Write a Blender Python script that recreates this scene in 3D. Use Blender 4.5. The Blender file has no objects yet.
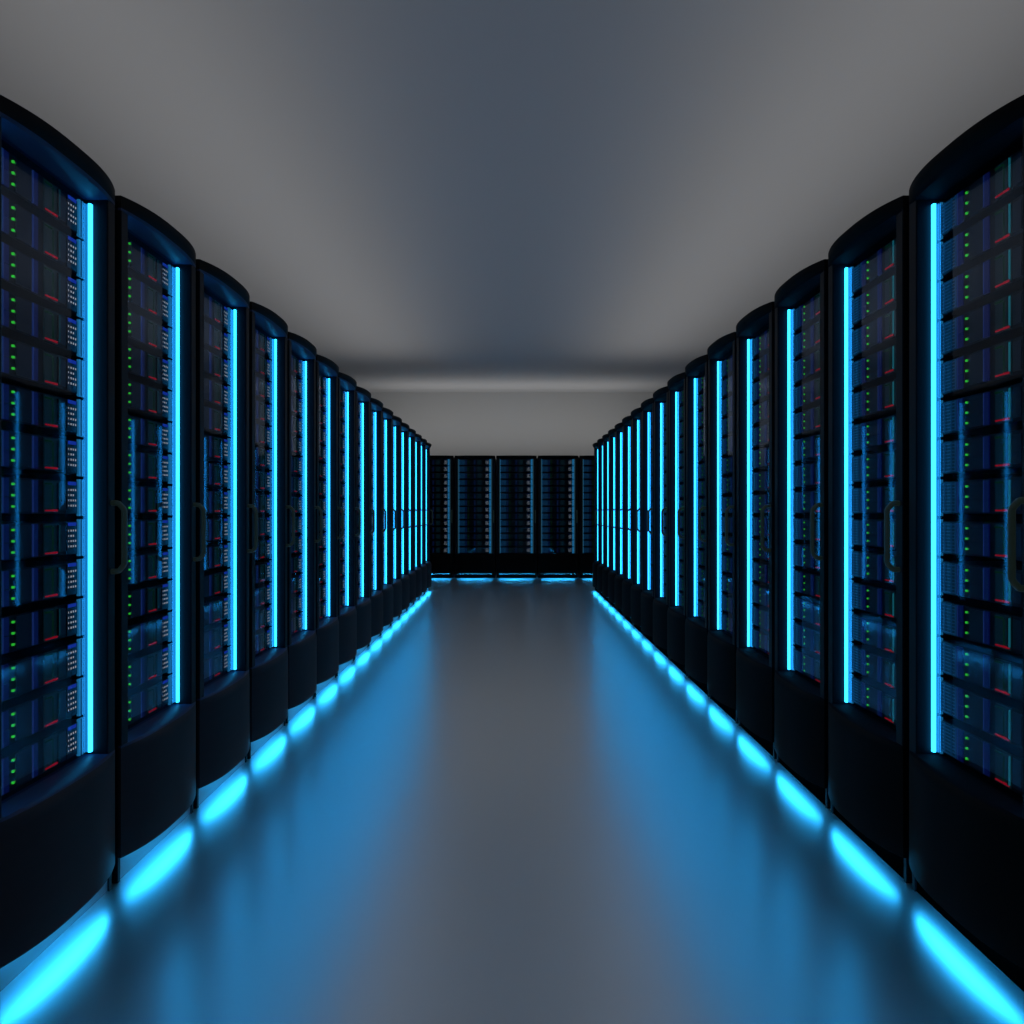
import bpy, bmesh, math, random
from mathutils import Vector, Matrix

random.seed(7)
scn = bpy.context.scene
COL = scn.collection
PI = math.pi

# ------------------------------------------------------------------ materials
def new_mat(name):
    m = bpy.data.materials.new(name)
    m.use_nodes = True
    nt = m.node_tree
    for n in list(nt.nodes):
        nt.nodes.remove(n)
    out = nt.nodes.new('ShaderNodeOutputMaterial')
    return m, nt, out

def pbr(name, col, rough=0.5, metal=0.0, spec=0.5, emit=None, estr=0.0, bump=0.0, bscale=40.0,
        rvar=0.0, stretch=(1, 1, 1), cvar=0.0):
    m, nt, out = new_mat(name)
    b = nt.nodes.new('ShaderNodeBsdfPrincipled')
    b.inputs['Base Color'].default_value = (*col, 1)
    b.inputs['Roughness'].default_value = rough
    b.inputs['Metallic'].default_value = metal
    b.inputs['Specular IOR Level'].default_value = spec
    if emit:
        b.inputs['Emission Color'].default_value = (*emit, 1)
        b.inputs['Emission Strength'].default_value = estr
    if bump or rvar or cvar:
        tc = nt.nodes.new('ShaderNodeTexCoord')
        mp = nt.nodes.new('ShaderNodeMapping')
        mp.inputs['Scale'].default_value = stretch
        nz = nt.nodes.new('ShaderNodeTexNoise')
        nz.inputs['Scale'].default_value = bscale
        nz.inputs['Detail'].default_value = 4
        nt.links.new(tc.outputs['Object'], mp.inputs[0])
        nt.links.new(mp.outputs[0], nz.inputs['Vector'])
        if bump:
            bp = nt.nodes.new('ShaderNodeBump')
            bp.inputs['Strength'].default_value = bump
            bp.inputs['Distance'].default_value = 0.002
            nt.links.new(nz.outputs['Fac'], bp.inputs['Height'])
            nt.links.new(bp.outputs[0], b.inputs['Normal'])
        if rvar:
            mr = nt.nodes.new('ShaderNodeMapRange')
            mr.inputs['To Min'].default_value = rough - rvar
            mr.inputs['To Max'].default_value = rough + rvar
            nt.links.new(nz.outputs['Fac'], mr.inputs['Value'])
            nt.links.new(mr.outputs[0], b.inputs['Roughness'])
        if cvar:
            mx = nt.nodes.new('ShaderNodeMix')
            mx.data_type = 'RGBA'
            mx.inputs['A'].default_value = (*[c * (1 - cvar) for c in col], 1)
            mx.inputs['B'].default_value = (*[c * (1 + cvar) for c in col], 1)
            nt.links.new(nz.outputs['Fac'], mx.inputs['Factor'])
            nt.links.new(mx.outputs['Result'], b.inputs['Base Color'])
    nt.links.new(b.outputs[0], out.inputs[0])
    return m

def emitter(name, col, strength):
    m, nt, out = new_mat(name)
    e = nt.nodes.new('ShaderNodeEmission')
    e.inputs[0].default_value = (*col, 1)
    e.inputs[1].default_value = strength
    nt.links.new(e.outputs[0], out.inputs[0])
    return m

def glass_mat(name, tint):
    m, nt, out = new_mat(name)
    t = nt.nodes.new('ShaderNodeBsdfTransparent')
    t.inputs[0].default_value = (*tint, 1)
    g = nt.nodes.new('ShaderNodeBsdfGlossy')
    g.inputs['Color'].default_value = (0.55, 0.68, 0.90, 1)
    g.inputs['Roughness'].default_value = 0.03
    lw = nt.nodes.new('ShaderNodeLayerWeight')
    lw.inputs['Blend'].default_value = 0.5
    pw = nt.nodes.new('ShaderNodeMath'); pw.operation = 'POWER'; pw.inputs[1].default_value = 5.0
    f = nt.nodes.new('ShaderNodeMath'); f.operation = 'MULTIPLY_ADD'
    f.inputs[1].default_value = 0.92; f.inputs[2].default_value = 0.06
    nt.links.new(lw.outputs['Facing'], pw.inputs[0])
    nt.links.new(pw.outputs[0], f.inputs[0])
    mx = nt.nodes.new('ShaderNodeMixShader')
    nt.links.new(f.outputs[0], mx.inputs[0])
    nt.links.new(t.outputs[0], mx.inputs[1])
    nt.links.new(g.outputs[0], mx.inputs[2])
    nt.links.new(mx.outputs[0], out.inputs[0])
    return m

CY = (0.022, 0.45, 1.0)
M = {}
M['cabinet'] = pbr('black_cabinet_paint', (0.006, 0.006, 0.008), 0.55, 0, 0.15, bump=0.15, bscale=60)
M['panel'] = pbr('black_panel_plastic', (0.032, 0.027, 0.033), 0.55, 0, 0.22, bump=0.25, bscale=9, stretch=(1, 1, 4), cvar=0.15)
M['panel_dark'] = pbr('deep_black_panel_plastic', (0.005, 0.004, 0.004), 0.6, 0, 0.08, bump=0.25, bscale=9, stretch=(1, 1, 4))  # same panel plastic, shade of the darker rows put into the colour
M['cap_dark'] = pbr('deep_black_cap_plastic', (0.008, 0.006, 0.006), 0.65, 0, 0.08, bump=0.1, bscale=30)  # cap plastic darkened to imitate the less lit rows
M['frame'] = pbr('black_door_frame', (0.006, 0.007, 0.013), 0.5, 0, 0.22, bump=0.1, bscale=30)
M['ledge'] = pbr('dark_blue_black_ledge', (0.030, 0.045, 0.120), 0.5, 0, 0.35, bump=0.1, bscale=30)  # blue spill from the strips tinted into the base colour
M['ledge_dark'] = pbr('deep_black_ledge', (0.004, 0.005, 0.010), 0.75, 0, 0.08, bump=0.1, bscale=30)  # shaded copy of the ledge, its darkness painted in
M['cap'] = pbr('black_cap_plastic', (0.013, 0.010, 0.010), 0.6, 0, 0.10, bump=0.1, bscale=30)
M['plinth_lit'] = pbr('pale_plinth_metal', (0.20, 0.22, 0.24), 0.4, 0, 0.5, bump=0.1)  # paler colour paints the underglow onto the left-row plinth
M['plinth_dark'] = pbr('black_plinth_rubber', (0.0008, 0.0008, 0.0008), 0.9, 0, 0.0, bump=0.1)  # same plinth, near black to paint it unlit
M['handle'] = pbr('green_grey_handle_metal', (0.035, 0.050, 0.045), 0.35, 0.4, 0.5, emit=(0.10, 0.18, 0.15), estr=0.04)  # slight emission stands in for light falling on the handle
M['glass'] = glass_mat('dark_tinted_glass', (0.66, 0.70, 0.76))
M['strip'] = emitter('blue_light_strip', CY, 4.6)
M['strip_dim'] = emitter('faint_blue_light_strip', (0.10, 0.30, 0.42), 0.12)
M['glow'] = emitter('blue_underglow', CY, 7.5)
M['glow_back'] = emitter('blue_underglow_back', CY, 22.0)
M['chassis'] = pbr('black_server_metal', (0.010, 0.013, 0.019), 0.5, 0.2, 0.4, bump=0.1, bscale=80)
M['grille'] = pbr('blue_grey_grille_metal', (0.12, 0.20, 0.30), 0.4, 0.3, 0.5, emit=(0.01, 0.12, 0.32), estr=0.20)  # emission paints strip light onto the slats
M['facepanel'] = pbr('dark_blue_face_plate', (0.012, 0.022, 0.042), 0.4, 0.2, 0.5, emit=(0.02, 0.05, 0.12), estr=0.03)  # faint emission lifts the plate as if lit, it is no lamp
M['blue'] = pbr('deep_blue_indicator', (0.006, 0.012, 0.06), 0.4, 0, 0.5, emit=(0.01, 0.03, 0.40), estr=0.10)
M['blueline'] = pbr('blue_edge_line', (0.02, 0.06, 0.2), 0.4, 0, 0.5, emit=(0.06, 0.16, 0.8), estr=0.12)
M['bluemark'] = emitter('bright_blue_marker', (0.02, 0.09, 0.8), 0.45)
M['green'] = emitter('green_led', (0.04, 0.75, 0.05), 0.8)
M['green_dim'] = emitter('dim_green_led', (0.02, 0.22, 0.04), 0.5)
M['red'] = emitter('red_led_bar', (0.75, 0.01, 0.04), 0.36)
M['screen'] = pbr('dark_teal_screen', (0.006, 0.02, 0.028), 0.3, 0, 0.5, emit=(0.01, 0.06, 0.08), estr=0.10)
M['teal'] = emitter('teal_screen_edge', (0.02, 0.30, 0.38), 0.38)
M['tealgreen'] = emitter('green_screen_line', (0.01, 0.20, 0.08), 0.10)
M['white'] = emitter('white_led_dot', (0.75, 0.80, 0.88), 0.60)
M['plate'] = pbr('dark_indicator_plate', (0.012, 0.02, 0.035), 0.4, 0.1, 0.5)
M['blue_faint'] = pbr('faint_blue_indicator', (0.01, 0.03, 0.10), 0.4, 0, 0.5, emit=(0.01, 0.05, 0.3), estr=0.08)
M['grille_lit'] = pbr('blue_lit_face_plate', (0.012, 0.03, 0.05), 0.4, 0.2, 0.5, emit=(0.01, 0.10, 0.22), estr=0.14)  # glowing backing imitates spill from the light strips
M['white_dim'] = emitter('dim_white_led_dot', (0.6, 0.7, 0.8), 0.8)
M['ear'] = pbr('pale_rack_ear_metal', (0.30, 0.42, 0.55), 0.45, 0.3, 0.5, emit=(0.02, 0.26, 0.55), estr=0.6)  # emission imitates the light strip shining on the ear

# ------------------------------------------------------------------ mesh helper
class MB:
    def __init__(s):
        s.v = []; s.f = []; s.m = []; s.mats = []
    def mi(s, mat):
        if mat not in s.mats:
            s.mats.append(mat)
        return s.mats.index(mat)
    def box(s, x0, x1, y0, y1, z0, z1, mat):
        b = len(s.v)
        s.v += [(x0,y0,z0),(x1,y0,z0),(x1,y1,z0),(x0,y1,z0),(x0,y0,z1),(x1,y0,z1),(x1,y1,z1),(x0,y1,z1)]
        for q in ((0,3,2,1),(4,5,6,7),(0,1,5,4),(1,2,6,5),(2,3,7,6),(3,0,4,7)):
            s.f.append(tuple(b+i for i in q)); s.m.append(s.mi(mat))
        return s
    def prism(s, pts, z0, z1, mat):
        b = len(s.v); n = len(pts)
        s.v += [(x,y,z0) for x,y in pts] + [(x,y,z1) for x,y in pts]
        k = s.mi(mat)
        s.f.append(tuple(b+i for i in reversed(range(n)))); s.m.append(k)
        s.f.append(tuple(b+n+i for i in range(n))); s.m.append(k)
        for i in range(n):
            j = (i+1) % n
            s.f.append((b+i, b+j, b+n+j, b+n+i)); s.m.append(k)
        return s
    def loft(s, rings, mat, bmat=None, tmat=None, nb=0, nt=0):      # rings: list of (outline, z)
        k = s.mi(mat); kb = s.mi(bmat or mat); kt = s.mi(tmat or mat); n = len(rings[0][0]); base = len(s.v)
        for pts, z in rings:
            s.v += [(x, y, z) for x, y in pts]
        s.f.append(tuple(base+i for i in reversed(range(n)))); s.m.append(kb)
        t = base + n*(len(rings)-1)
        s.f.append(tuple(t+i for i in range(n))); s.m.append(kt)
        for r in range(len(rings)-1):
            a = base + r*n
            for i in range(n):
                j = (i+1) % n
                s.f.append((a+i, a+j, a+n+j, a+n+i)); s.m.append(kb if r < nb else kt if r >= len(rings)-1-nt else k)
        return s
    def disc(s, x, z, y, r, t, mat, n=8):
        b = len(s.v); k = s.mi(mat)
        for yy in (y, y-t):
            for i in range(n):
                a = 2*PI*i/n
                s.v.append((x+r*math.cos(a), yy, z+r*math.sin(a)))
        s.f.append(tuple(b+n+i for i in range(n))); s.m.append(k)
        for i in range(n):
            j = (i+1) % n
            s.f.append((b+i, b+j, b+n+j, b+n+i)); s.m.append(k)
        return s
    def tube(s, path, r, mat, n=10):
        k = s.mi(mat); rings = []
        P = [Vector(p) for p in path]
        for i, p in enumerate(P):
            d = (P[min(i+1, len(P)-1)] - P[max(i-1, 0)]).normalized()
            a = d.cross(Vector((1, 0, 0))).normalized(); c = d.cross(a).normalized()
            b = len(s.v); rings.append(b)
            for j in range(n):
                t = 2*PI*j/n
                s.v.append(tuple(p + a*r*math.cos(t) + c*r*1.25*math.sin(t)))
        for i in range(len(rings)-1):
            for j in range(n):
                q = (j+1) % n
                s.f.append((rings[i]+j, rings[i]+q, rings[i+1]+q, rings[i+1]+j)); s.m.append(k)
        s.f.append(tuple(rings[0]+j for j in reversed(range(n)))); s.m.append(k)
        s.f.append(tuple(rings[-1]+j for j in range(n))); s.m.append(k)
        return s
    def mesh(s, name):
        me = bpy.data.meshes.new(name)
        me.from_pydata(s.v, [], s.f)
        for m in s.mats:
            me.materials.append(M[m])
        me.polygons.foreach_set('material_index', s.m)
        if len(s.f) > 1:
            bm = bmesh.new(); bm.from_mesh(me)
            bmesh.ops.recalc_face_normals(bm, faces=bm.faces)
            bm.to_mesh(me); bm.free()
        me.update()
        return me
    def obj(s, name, parent=None, loc=(0,0,0), bevel=0.0, seg=2, smooth=False):
        o = bpy.data.objects.new(name, s.mesh(name))
        COL.objects.link(o)
        o.location = loc
        if parent: o.parent = parent
        if bevel:
            b = o.modifiers.new('bevel', 'BEVEL')
            b.width = bevel; b.segments = seg; b.limit_method = 'ANGLE'; b.angle_limit = math.radians(40)
            b.harden_normals = True
            smooth = True
        if smooth:
            for p in o.data.polygons: p.use_smooth = True
        return o

# ------------------------------------------------------------------ rack dimensions
W2 = 0.345          # half width
OW = 0.292           # half width of the opening
H = 2.182            # full height
Z0, Z1 = 0.436, 2.135   # opening
BULGE = 0.057
GY = 0.046           # glass plane
UY = 0.060           # face of the servers
NU = 14
PITCH_U = (2.126 - 0.437) / NU

def prof(k=1.0, n=28, back=0.06):
    pts = []
    for i in range(n+1):
        t = -1 + 2*i/n
        t = math.copysign(abs(t)**0.8, t)
        y = -0.010 - (BULGE-0.010)*k*(1-abs(t)**2.6)
        pts.append((W2*t, y))
    return pts + [(W2, back), (-W2, back)]

def U(u):     # distance from the left edge of the opening -> local x
    return -OW + u * OW / 0.300

# ---- pieces of a server unit. Each adds to a builder in unit space (z=0 at unit bottom, y=0 at unit face)
UH = PITCH_U - 0.024
def p_chassis(b):
    b.box(U(.012), U(.588), 0.0, 0.60, 0.0, UH, 'chassis')
    b.box(U(.195), U(.275), -0.003, 0.0, 0.006, UH-.006, 'facepanel')
    b.box(U(.283), U(.307), -0.004, 0.0, 0.004, UH-.004, 'blue')
    b.box(U(.279), U(.283), -0.005, 0.0, 0.004, UH-.004, 'blueline')
    b.box(U(.430), U(.470), -0.003, 0.0, 0.010, UH-.010, 'facepanel')
def p_grille(b):
    b.box(U(.024), U(.120), -0.003, 0.0, 0.003, UH-.003, 'grille_lit')
    for i in range(9):
        z = 0.007 + i*(UH-0.016)/8
        b.box(U(.026), U(.118), -0.006, -0.003, z-.0011, z+.0011, 'grille')
    for x in (.026, .047, .090, .116):
        b.box(U(x), U(x+.002), -0.007, -0.003, 0.004, UH-.004, 'grille')
def p_bluepanel(b):
    b.box(U(.125), U(.130), -0.005, 0.0, 0.003, UH-.003, 'blueline')
    b.box(U(.130), U(.157), -0.004, 0.0, 0.003, UH*.45, 'blue')
    b.box(U(.130), U(.157), -0.004, 0.0, UH*.48, UH-.003, 'blue')
def p_led(b, k):
    z = UH - 0.018 - k*0.0295
    b.box(U(.176), U(.183), -0.005, 0.0, z-.003, z+.003, 'green')
    b.box(U(.188), U(.191), -0.004, 0.0, z-.0025, z+.0025, 'green_dim')
def p_display(b):
    b.box(U(.343), U(.421), -0.004, 0.0, 0.004, UH-.004, 'screen')
    b.box(U(.413), U(.4205), -0.009, -0.004, 0.012, UH-.008, 'chassis')
    b.box(U(.4205), U(.4215), -0.0095, -0.004, 0.012, UH-.008, 'teal')
    b.box(U(.388), U(.391), -0.006, -0.004, 0.014, UH-.014, 'tealgreen')
    b.box(U(.344), U(.384), -0.006, -0.004, UH-.014, UH-.010, 'tealgreen')
    b.box(U(.346), U(.381), -0.006, -0.004, 0.007, 0.0115, 'red')
    b.box(U(.386), U(.416), -0.006, -0.004, 0.0065, 0.0125, 'red')
GRID = ["1111", "1110", "1111", "1111"]
def p_grid(b):
    b.box(U(.478), U(.540), -0.003, 0.0, 0.002, UH-.002, 'plate')
    b.box(U(.484), U(.534), -0.005, -0.003, UH-.012, UH-.002, 'bluemark')
    for r, row in enumerate(GRID):
        for c, ch in enumerate(row):
            if ch == '1':
                x = .486 + c*.0145; z = UH - .026 - r*.0155
                w = .0025 if c == 0 else .0055
                b.box(U(x), U(x+w), -0.0036, -0.003, z-.0029, z+.0029, 'white')
def p_ear(b, side):
    x0, x1 = ((.550, .586) if side > 0 else (.002, .022))
    b.box(U(x0), U(x1), -0.006, 0.002, -0.007, UH+.007, 'ear')
    b.box(U(x0+.010), U(x0+.013), -0.0075, -0.006, -0.007, UH+.007, 'cabinet')
    b.box(U(x1-.008), U(x1-.005), -0.0075, -0.006, -0.007, UH+.007, 'cabinet')

def make_unit_detailed(parent):
    b = MB(); p_chassis(b); u = b.obj('server_unit', parent)
    b = MB(); p_grille(b); b.obj('vent_grille', u)
    b = MB(); p_bluepanel(b); b.obj('blue_indicator', u)
    for k in range(3):
        b = MB(); p_led(b, k); b.obj('status_light', u)
    b = MB(); p_display(b); b.obj('display_screen', u)
    b = MB(); p_grid(b); b.obj('indicator_grid', u)
    for s in (-1, 1):
        b = MB(); p_ear(b, s); b.obj('mounting_ear', u)
    return u

def make_unit_simple(parent, dim=False):
    b = MB()
    p_chassis(b); p_grille(b); p_bluepanel(b); p_display(b); p_grid(b)
    for k in range(3): p_led(b, k)
    if dim:      # switched-off look of the far racks: only the white dots and the lit grille show
        sub = {'red': 'chassis', 'teal': 'screen', 'tealgreen': 'screen', 'green': 'green_dim', 'blue': 'blue_faint',
               'blueline': 'facepanel', 'bluemark': 'blue_faint', 'facepanel': 'chassis', 'white': 'white_dim'}
        b.mats = [{**sub, 'ear': 'plate'}.get(m, m) for m in b.mats]
    for s in (-1, 1): p_ear(b, s)
    return b.obj('server_unit', parent)

def copy_tree(o, parent=None):
    c = o.copy(); COL.objects.link(c)
    if parent: c.parent = parent
    for ch in list(o.children):
        copy_tree(ch, c)
    return c

def make_rack(detailed, plinth='plinth_lit', strip='strip', glow='glow', dim=False, cap='cap', panel='panel', under='ledge'):
    root = bpy.data.objects.new('server_rack', None)
    root.empty_display_size = 0.3
    COL.objects.link(root)
    # cabinet shell, open towards the door
    b = MB()
    b.box(-W2, -W2+.018, 0.0, 1.0, 0.0, H-.02, 'cabinet')
    b.box(W2-.018, W2, 0.0, 1.0, 0.0, H-.02, 'cabinet')
    b.box(-W2+.018, W2-.018, 0.982, 1.0, 0.03, H-.02, 'cabinet')
    b.box(-W2+.018, W2-.018, 0.06, 0.982, H-.045, H-.02, 'cabinet')
    b.box(-W2+.018, W2-.018, 0.06, 0.982, 0.395, 0.430, 'cabinet')
    for s in (-1, 1):      # upright rails beside the servers, feet down to the floor
        x0, x1 = sorted((s*(OW+.002), s*(W2-.018)))
        b.box(x0, x1, 0.05, 0.085, 0.430, H-.045, 'cabinet')
    b.obj('cabinet', root)
    # door frame uprights
    b = MB()
    for s in (-1, 1):
        x0, x1 = sorted((s*OW, s*(W2-.001)))
        b.box(x0, x1, -0.011, 0.05, Z0-.01, Z1+.01, 'frame')
    b.obj('door_frame', root, bevel=0.004, seg=2)
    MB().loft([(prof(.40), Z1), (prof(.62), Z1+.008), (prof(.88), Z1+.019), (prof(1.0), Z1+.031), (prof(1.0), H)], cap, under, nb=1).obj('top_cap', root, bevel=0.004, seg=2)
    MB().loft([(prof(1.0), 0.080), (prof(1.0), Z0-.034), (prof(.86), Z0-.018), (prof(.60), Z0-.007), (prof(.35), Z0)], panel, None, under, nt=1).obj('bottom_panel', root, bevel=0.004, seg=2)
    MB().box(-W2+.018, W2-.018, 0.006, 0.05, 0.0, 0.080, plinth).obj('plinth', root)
    # light strips down both sides of the opening
    for s in (-1, 1):
        x0, x1 = sorted((s*(OW-.016), s*(OW-.001)))
        b = MB().box(x0, x1, 0.035, 0.043, 0.445, 2.119, strip)
        b.obj('light_strip', root)
    # lamp channel under the bottom panel
    b = MB()
    def lamp(x, yb):
        fr = [(-x + 2*x*i/16) for i in range(17)]
        return [(q, -0.010 - (BULGE-0.010)*(1-abs(q/W2)**2.6) + 0.012) for q in fr] + [(x, yb), (-x, yb)]
    b.prism(lamp(.300, .004), 0.0768, 0.081, 'cabinet')
    n0 = len(b.v); ol = lamp(.298, .003)
    b.v += [(x, y, 0.0764) for x, y in ol]
    b.f.append(tuple(n0+i for i in reversed(range(len(ol))))); b.m.append(b.mi(glow))
    b.obj('underglow_lamp', root)
    # glass door and its handle
    b = MB()
    b.v = [(-OW, GY, Z0), (OW, GY, Z0), (OW, GY, Z1), (-OW, GY, Z1)]
    b.f = [(0, 1, 2, 3)]; b.m = [b.mi('glass')]
    g = b.obj('glass_door', root)
    hx = (OW+W2)/2
    zc = 1.10; hh = .106
    path = [(hx, -.010, zc-hh), (hx, -.026, zc-hh), (hx, -.032, zc-hh+.001), (hx, -.046, zc-hh+.016), (hx, -.050, zc-hh+.024),
            (hx, -.050, zc+hh-.024), (hx, -.046, zc+hh-.016), (hx, -.032, zc+hh-.001), (hx, -.026, zc+hh), (hx, -.010, zc+hh)]
    b = MB().tube(path, .0085, 'handle')
    b.obj('door_handle', g, smooth=True)
    # servers
    mk = make_unit_detailed if detailed else make_unit_simple
    u0 = make_unit_simple(root, True) if dim else mk(root)
    for k in range(NU):
        u = u0 if k == 0 else copy_tree(u0, root)
        u.location = (0, UY, 0.437 + 0.012 + k*PITCH_U)
    return root

# ------------------------------------------------------------------ placing the racks
LAT = 1.25
PITCH = 0.733
FIRST = 2.523     # centre of the nearest rack along the aisle
ORD = ['', 'second', 'third', 'fourth', 'fifth', 'sixth', 'seventh', 'eighth', 'ninth', 'tenth', 'eleventh',
       'twelfth', 'thirteenth', 'fourteenth', 'fifteenth', 'sixteenth']
NROW = 16
NDET = 6
def label_root(o, label, group):
    o['label'] = label; o['category'] = 'server rack'; o['group'] = group

for side in (-1, 1):
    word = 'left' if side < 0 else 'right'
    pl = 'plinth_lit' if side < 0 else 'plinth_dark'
    kw = {} if side < 0 else dict(cap='cap_dark', panel='panel_dark', under='ledge_dark')  # right row gets shade-darkened copies of the left-row materials
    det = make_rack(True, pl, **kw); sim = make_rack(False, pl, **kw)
    for i in range(NROW):
        if i < NDET: r = det if i == 0 else copy_tree(det)
        else: r = sim if i == NDET else copy_tree(sim)
        r.location = (side*LAT, FIRST + i*PITCH, 0)
        r.rotation_euler = (0, 0, PI/2 if side < 0 else -PI/2)
        if i == 0: t = 'nearest black server rack in the %s row, cut off by the photo edge' % word
        elif i == NROW-1: t = 'farthest black server rack in the %s row, the %s from the camera' % (word, ORD[i])
        else: t = 'black server rack with blue light strips, %s from the camera in the %s row' % (ORD[i], word)
        label_root(r, t, 'server racks along the %s side of the aisle' % word)

BACKY = 16.35
bx = [-1.402, -0.661, 0.08, 0.821, 1.562]
bl = ['leftmost dim black server rack across the far end, partly behind the left row',
      'dim black server rack across the far end, second from the left',
      'dim black server rack in the middle of the row across the far end',
      'dim black server rack across the far end, second from the right',
      'rightmost dim black server rack across the far end, partly behind the right row']
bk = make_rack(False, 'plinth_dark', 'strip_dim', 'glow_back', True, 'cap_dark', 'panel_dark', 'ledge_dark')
for i, x in enumerate(bx):
    r = bk if i == 0 else copy_tree(bk)
    r.location = (x, BACKY, 0)
    r.scale = (1.045, 1, 1)
    label_root(r, bl[i], 'server racks across the far end of the aisle')

# ------------------------------------------------------------------ room
RX, RY0, RY1, CH = 3.3, -3.2, 17.55, 3.462
M['floor'] = pbr('polished_grey_floor', (0.93, 0.97, 1.0), 0.285, 0.94, 0.6, rvar=0.02, bscale=2.0)
M['ceiling'] = pbr('matt_grey_ceiling', (0.42, 0.42, 0.43), 0.8, 0, 0.2, bump=0.03, bscale=20)
M['wall'] = pbr('matt_grey_wall', (0.42, 0.42, 0.42), 0.8, 0, 0.2, bump=0.03, bscale=20)
def struct(name, x0, x1, y0, y1, z0, z1, mat):
    o = MB().box(x0, x1, y0, y1, z0, z1, mat).obj(name)
    o['kind'] = 'structure'
    return o
struct('floor', -RX-.1, RX+.1, RY0-.1, RY1+.1, -0.1, 0.0, 'floor')
struct('ceiling', -RX-.1, RX+.1, RY0-.1, RY1+.1, CH, CH+.1, 'ceiling')
struct('wall_back', -RX-.1, RX+.1, RY1, RY1+.1, 0, CH, 'wall')
struct('wall_front', -RX-.1, RX+.1, RY0-.1, RY0, 0, CH, 'wall')
struct('wall_left', -RX-.1, -RX, RY0, RY1, 0, CH, 'wall')
struct('wall_right', RX, RX+.1, RY0, RY1, 0, CH, 'wall')

# ------------------------------------------------------------------ lamps: uplights along the tops of the racks
def area(name, loc, rot, sx, sy, power, col):
    l = bpy.data.lights.new(name, 'AREA')
    l.shape = 'RECTANGLE'; l.size = sx; l.size_y = sy; l.energy = power; l.color = col
    o = bpy.data.objects.new(name, l); COL.objects.link(o)
    o.location = loc; o.rotation_euler = rot
    return o
for s in (-1, 1):
    area('uplight', (s*1.85, 6.9, 2.24), (PI, 0, 0), 0.8, 13.2, 36, (1.0, 0.98, 0.96))
area('uplight', (0, 16.55, 2.19), (PI-0.25, 0, 0), 5.0, 0.4, 24, (1.0, 0.99, 0.97))

# ------------------------------------------------------------------ world, camera
w = bpy.data.worlds.new('world'); scn.world = w; w.use_nodes = True
w.node_tree.nodes['Background'].inputs[0].default_value = (0.02, 0.03, 0.05, 1)
w.node_tree.nodes['Background'].inputs[1].default_value = 0.3

cam = bpy.data.cameras.new('camera')
cam.sensor_width = 36; cam.lens = 36*918/1024
cam.clip_end = 60; cam.clip_start = 0.05
co = bpy.data.objects.new('camera', cam); COL.objects.link(co)
co.location = (0, 0, 1.178); co.rotation_euler = (PI/2, 0, 0)
scn.camera = co
scn.view_settings.view_transform = 'Standard'
scn.view_settings.look = 'None'
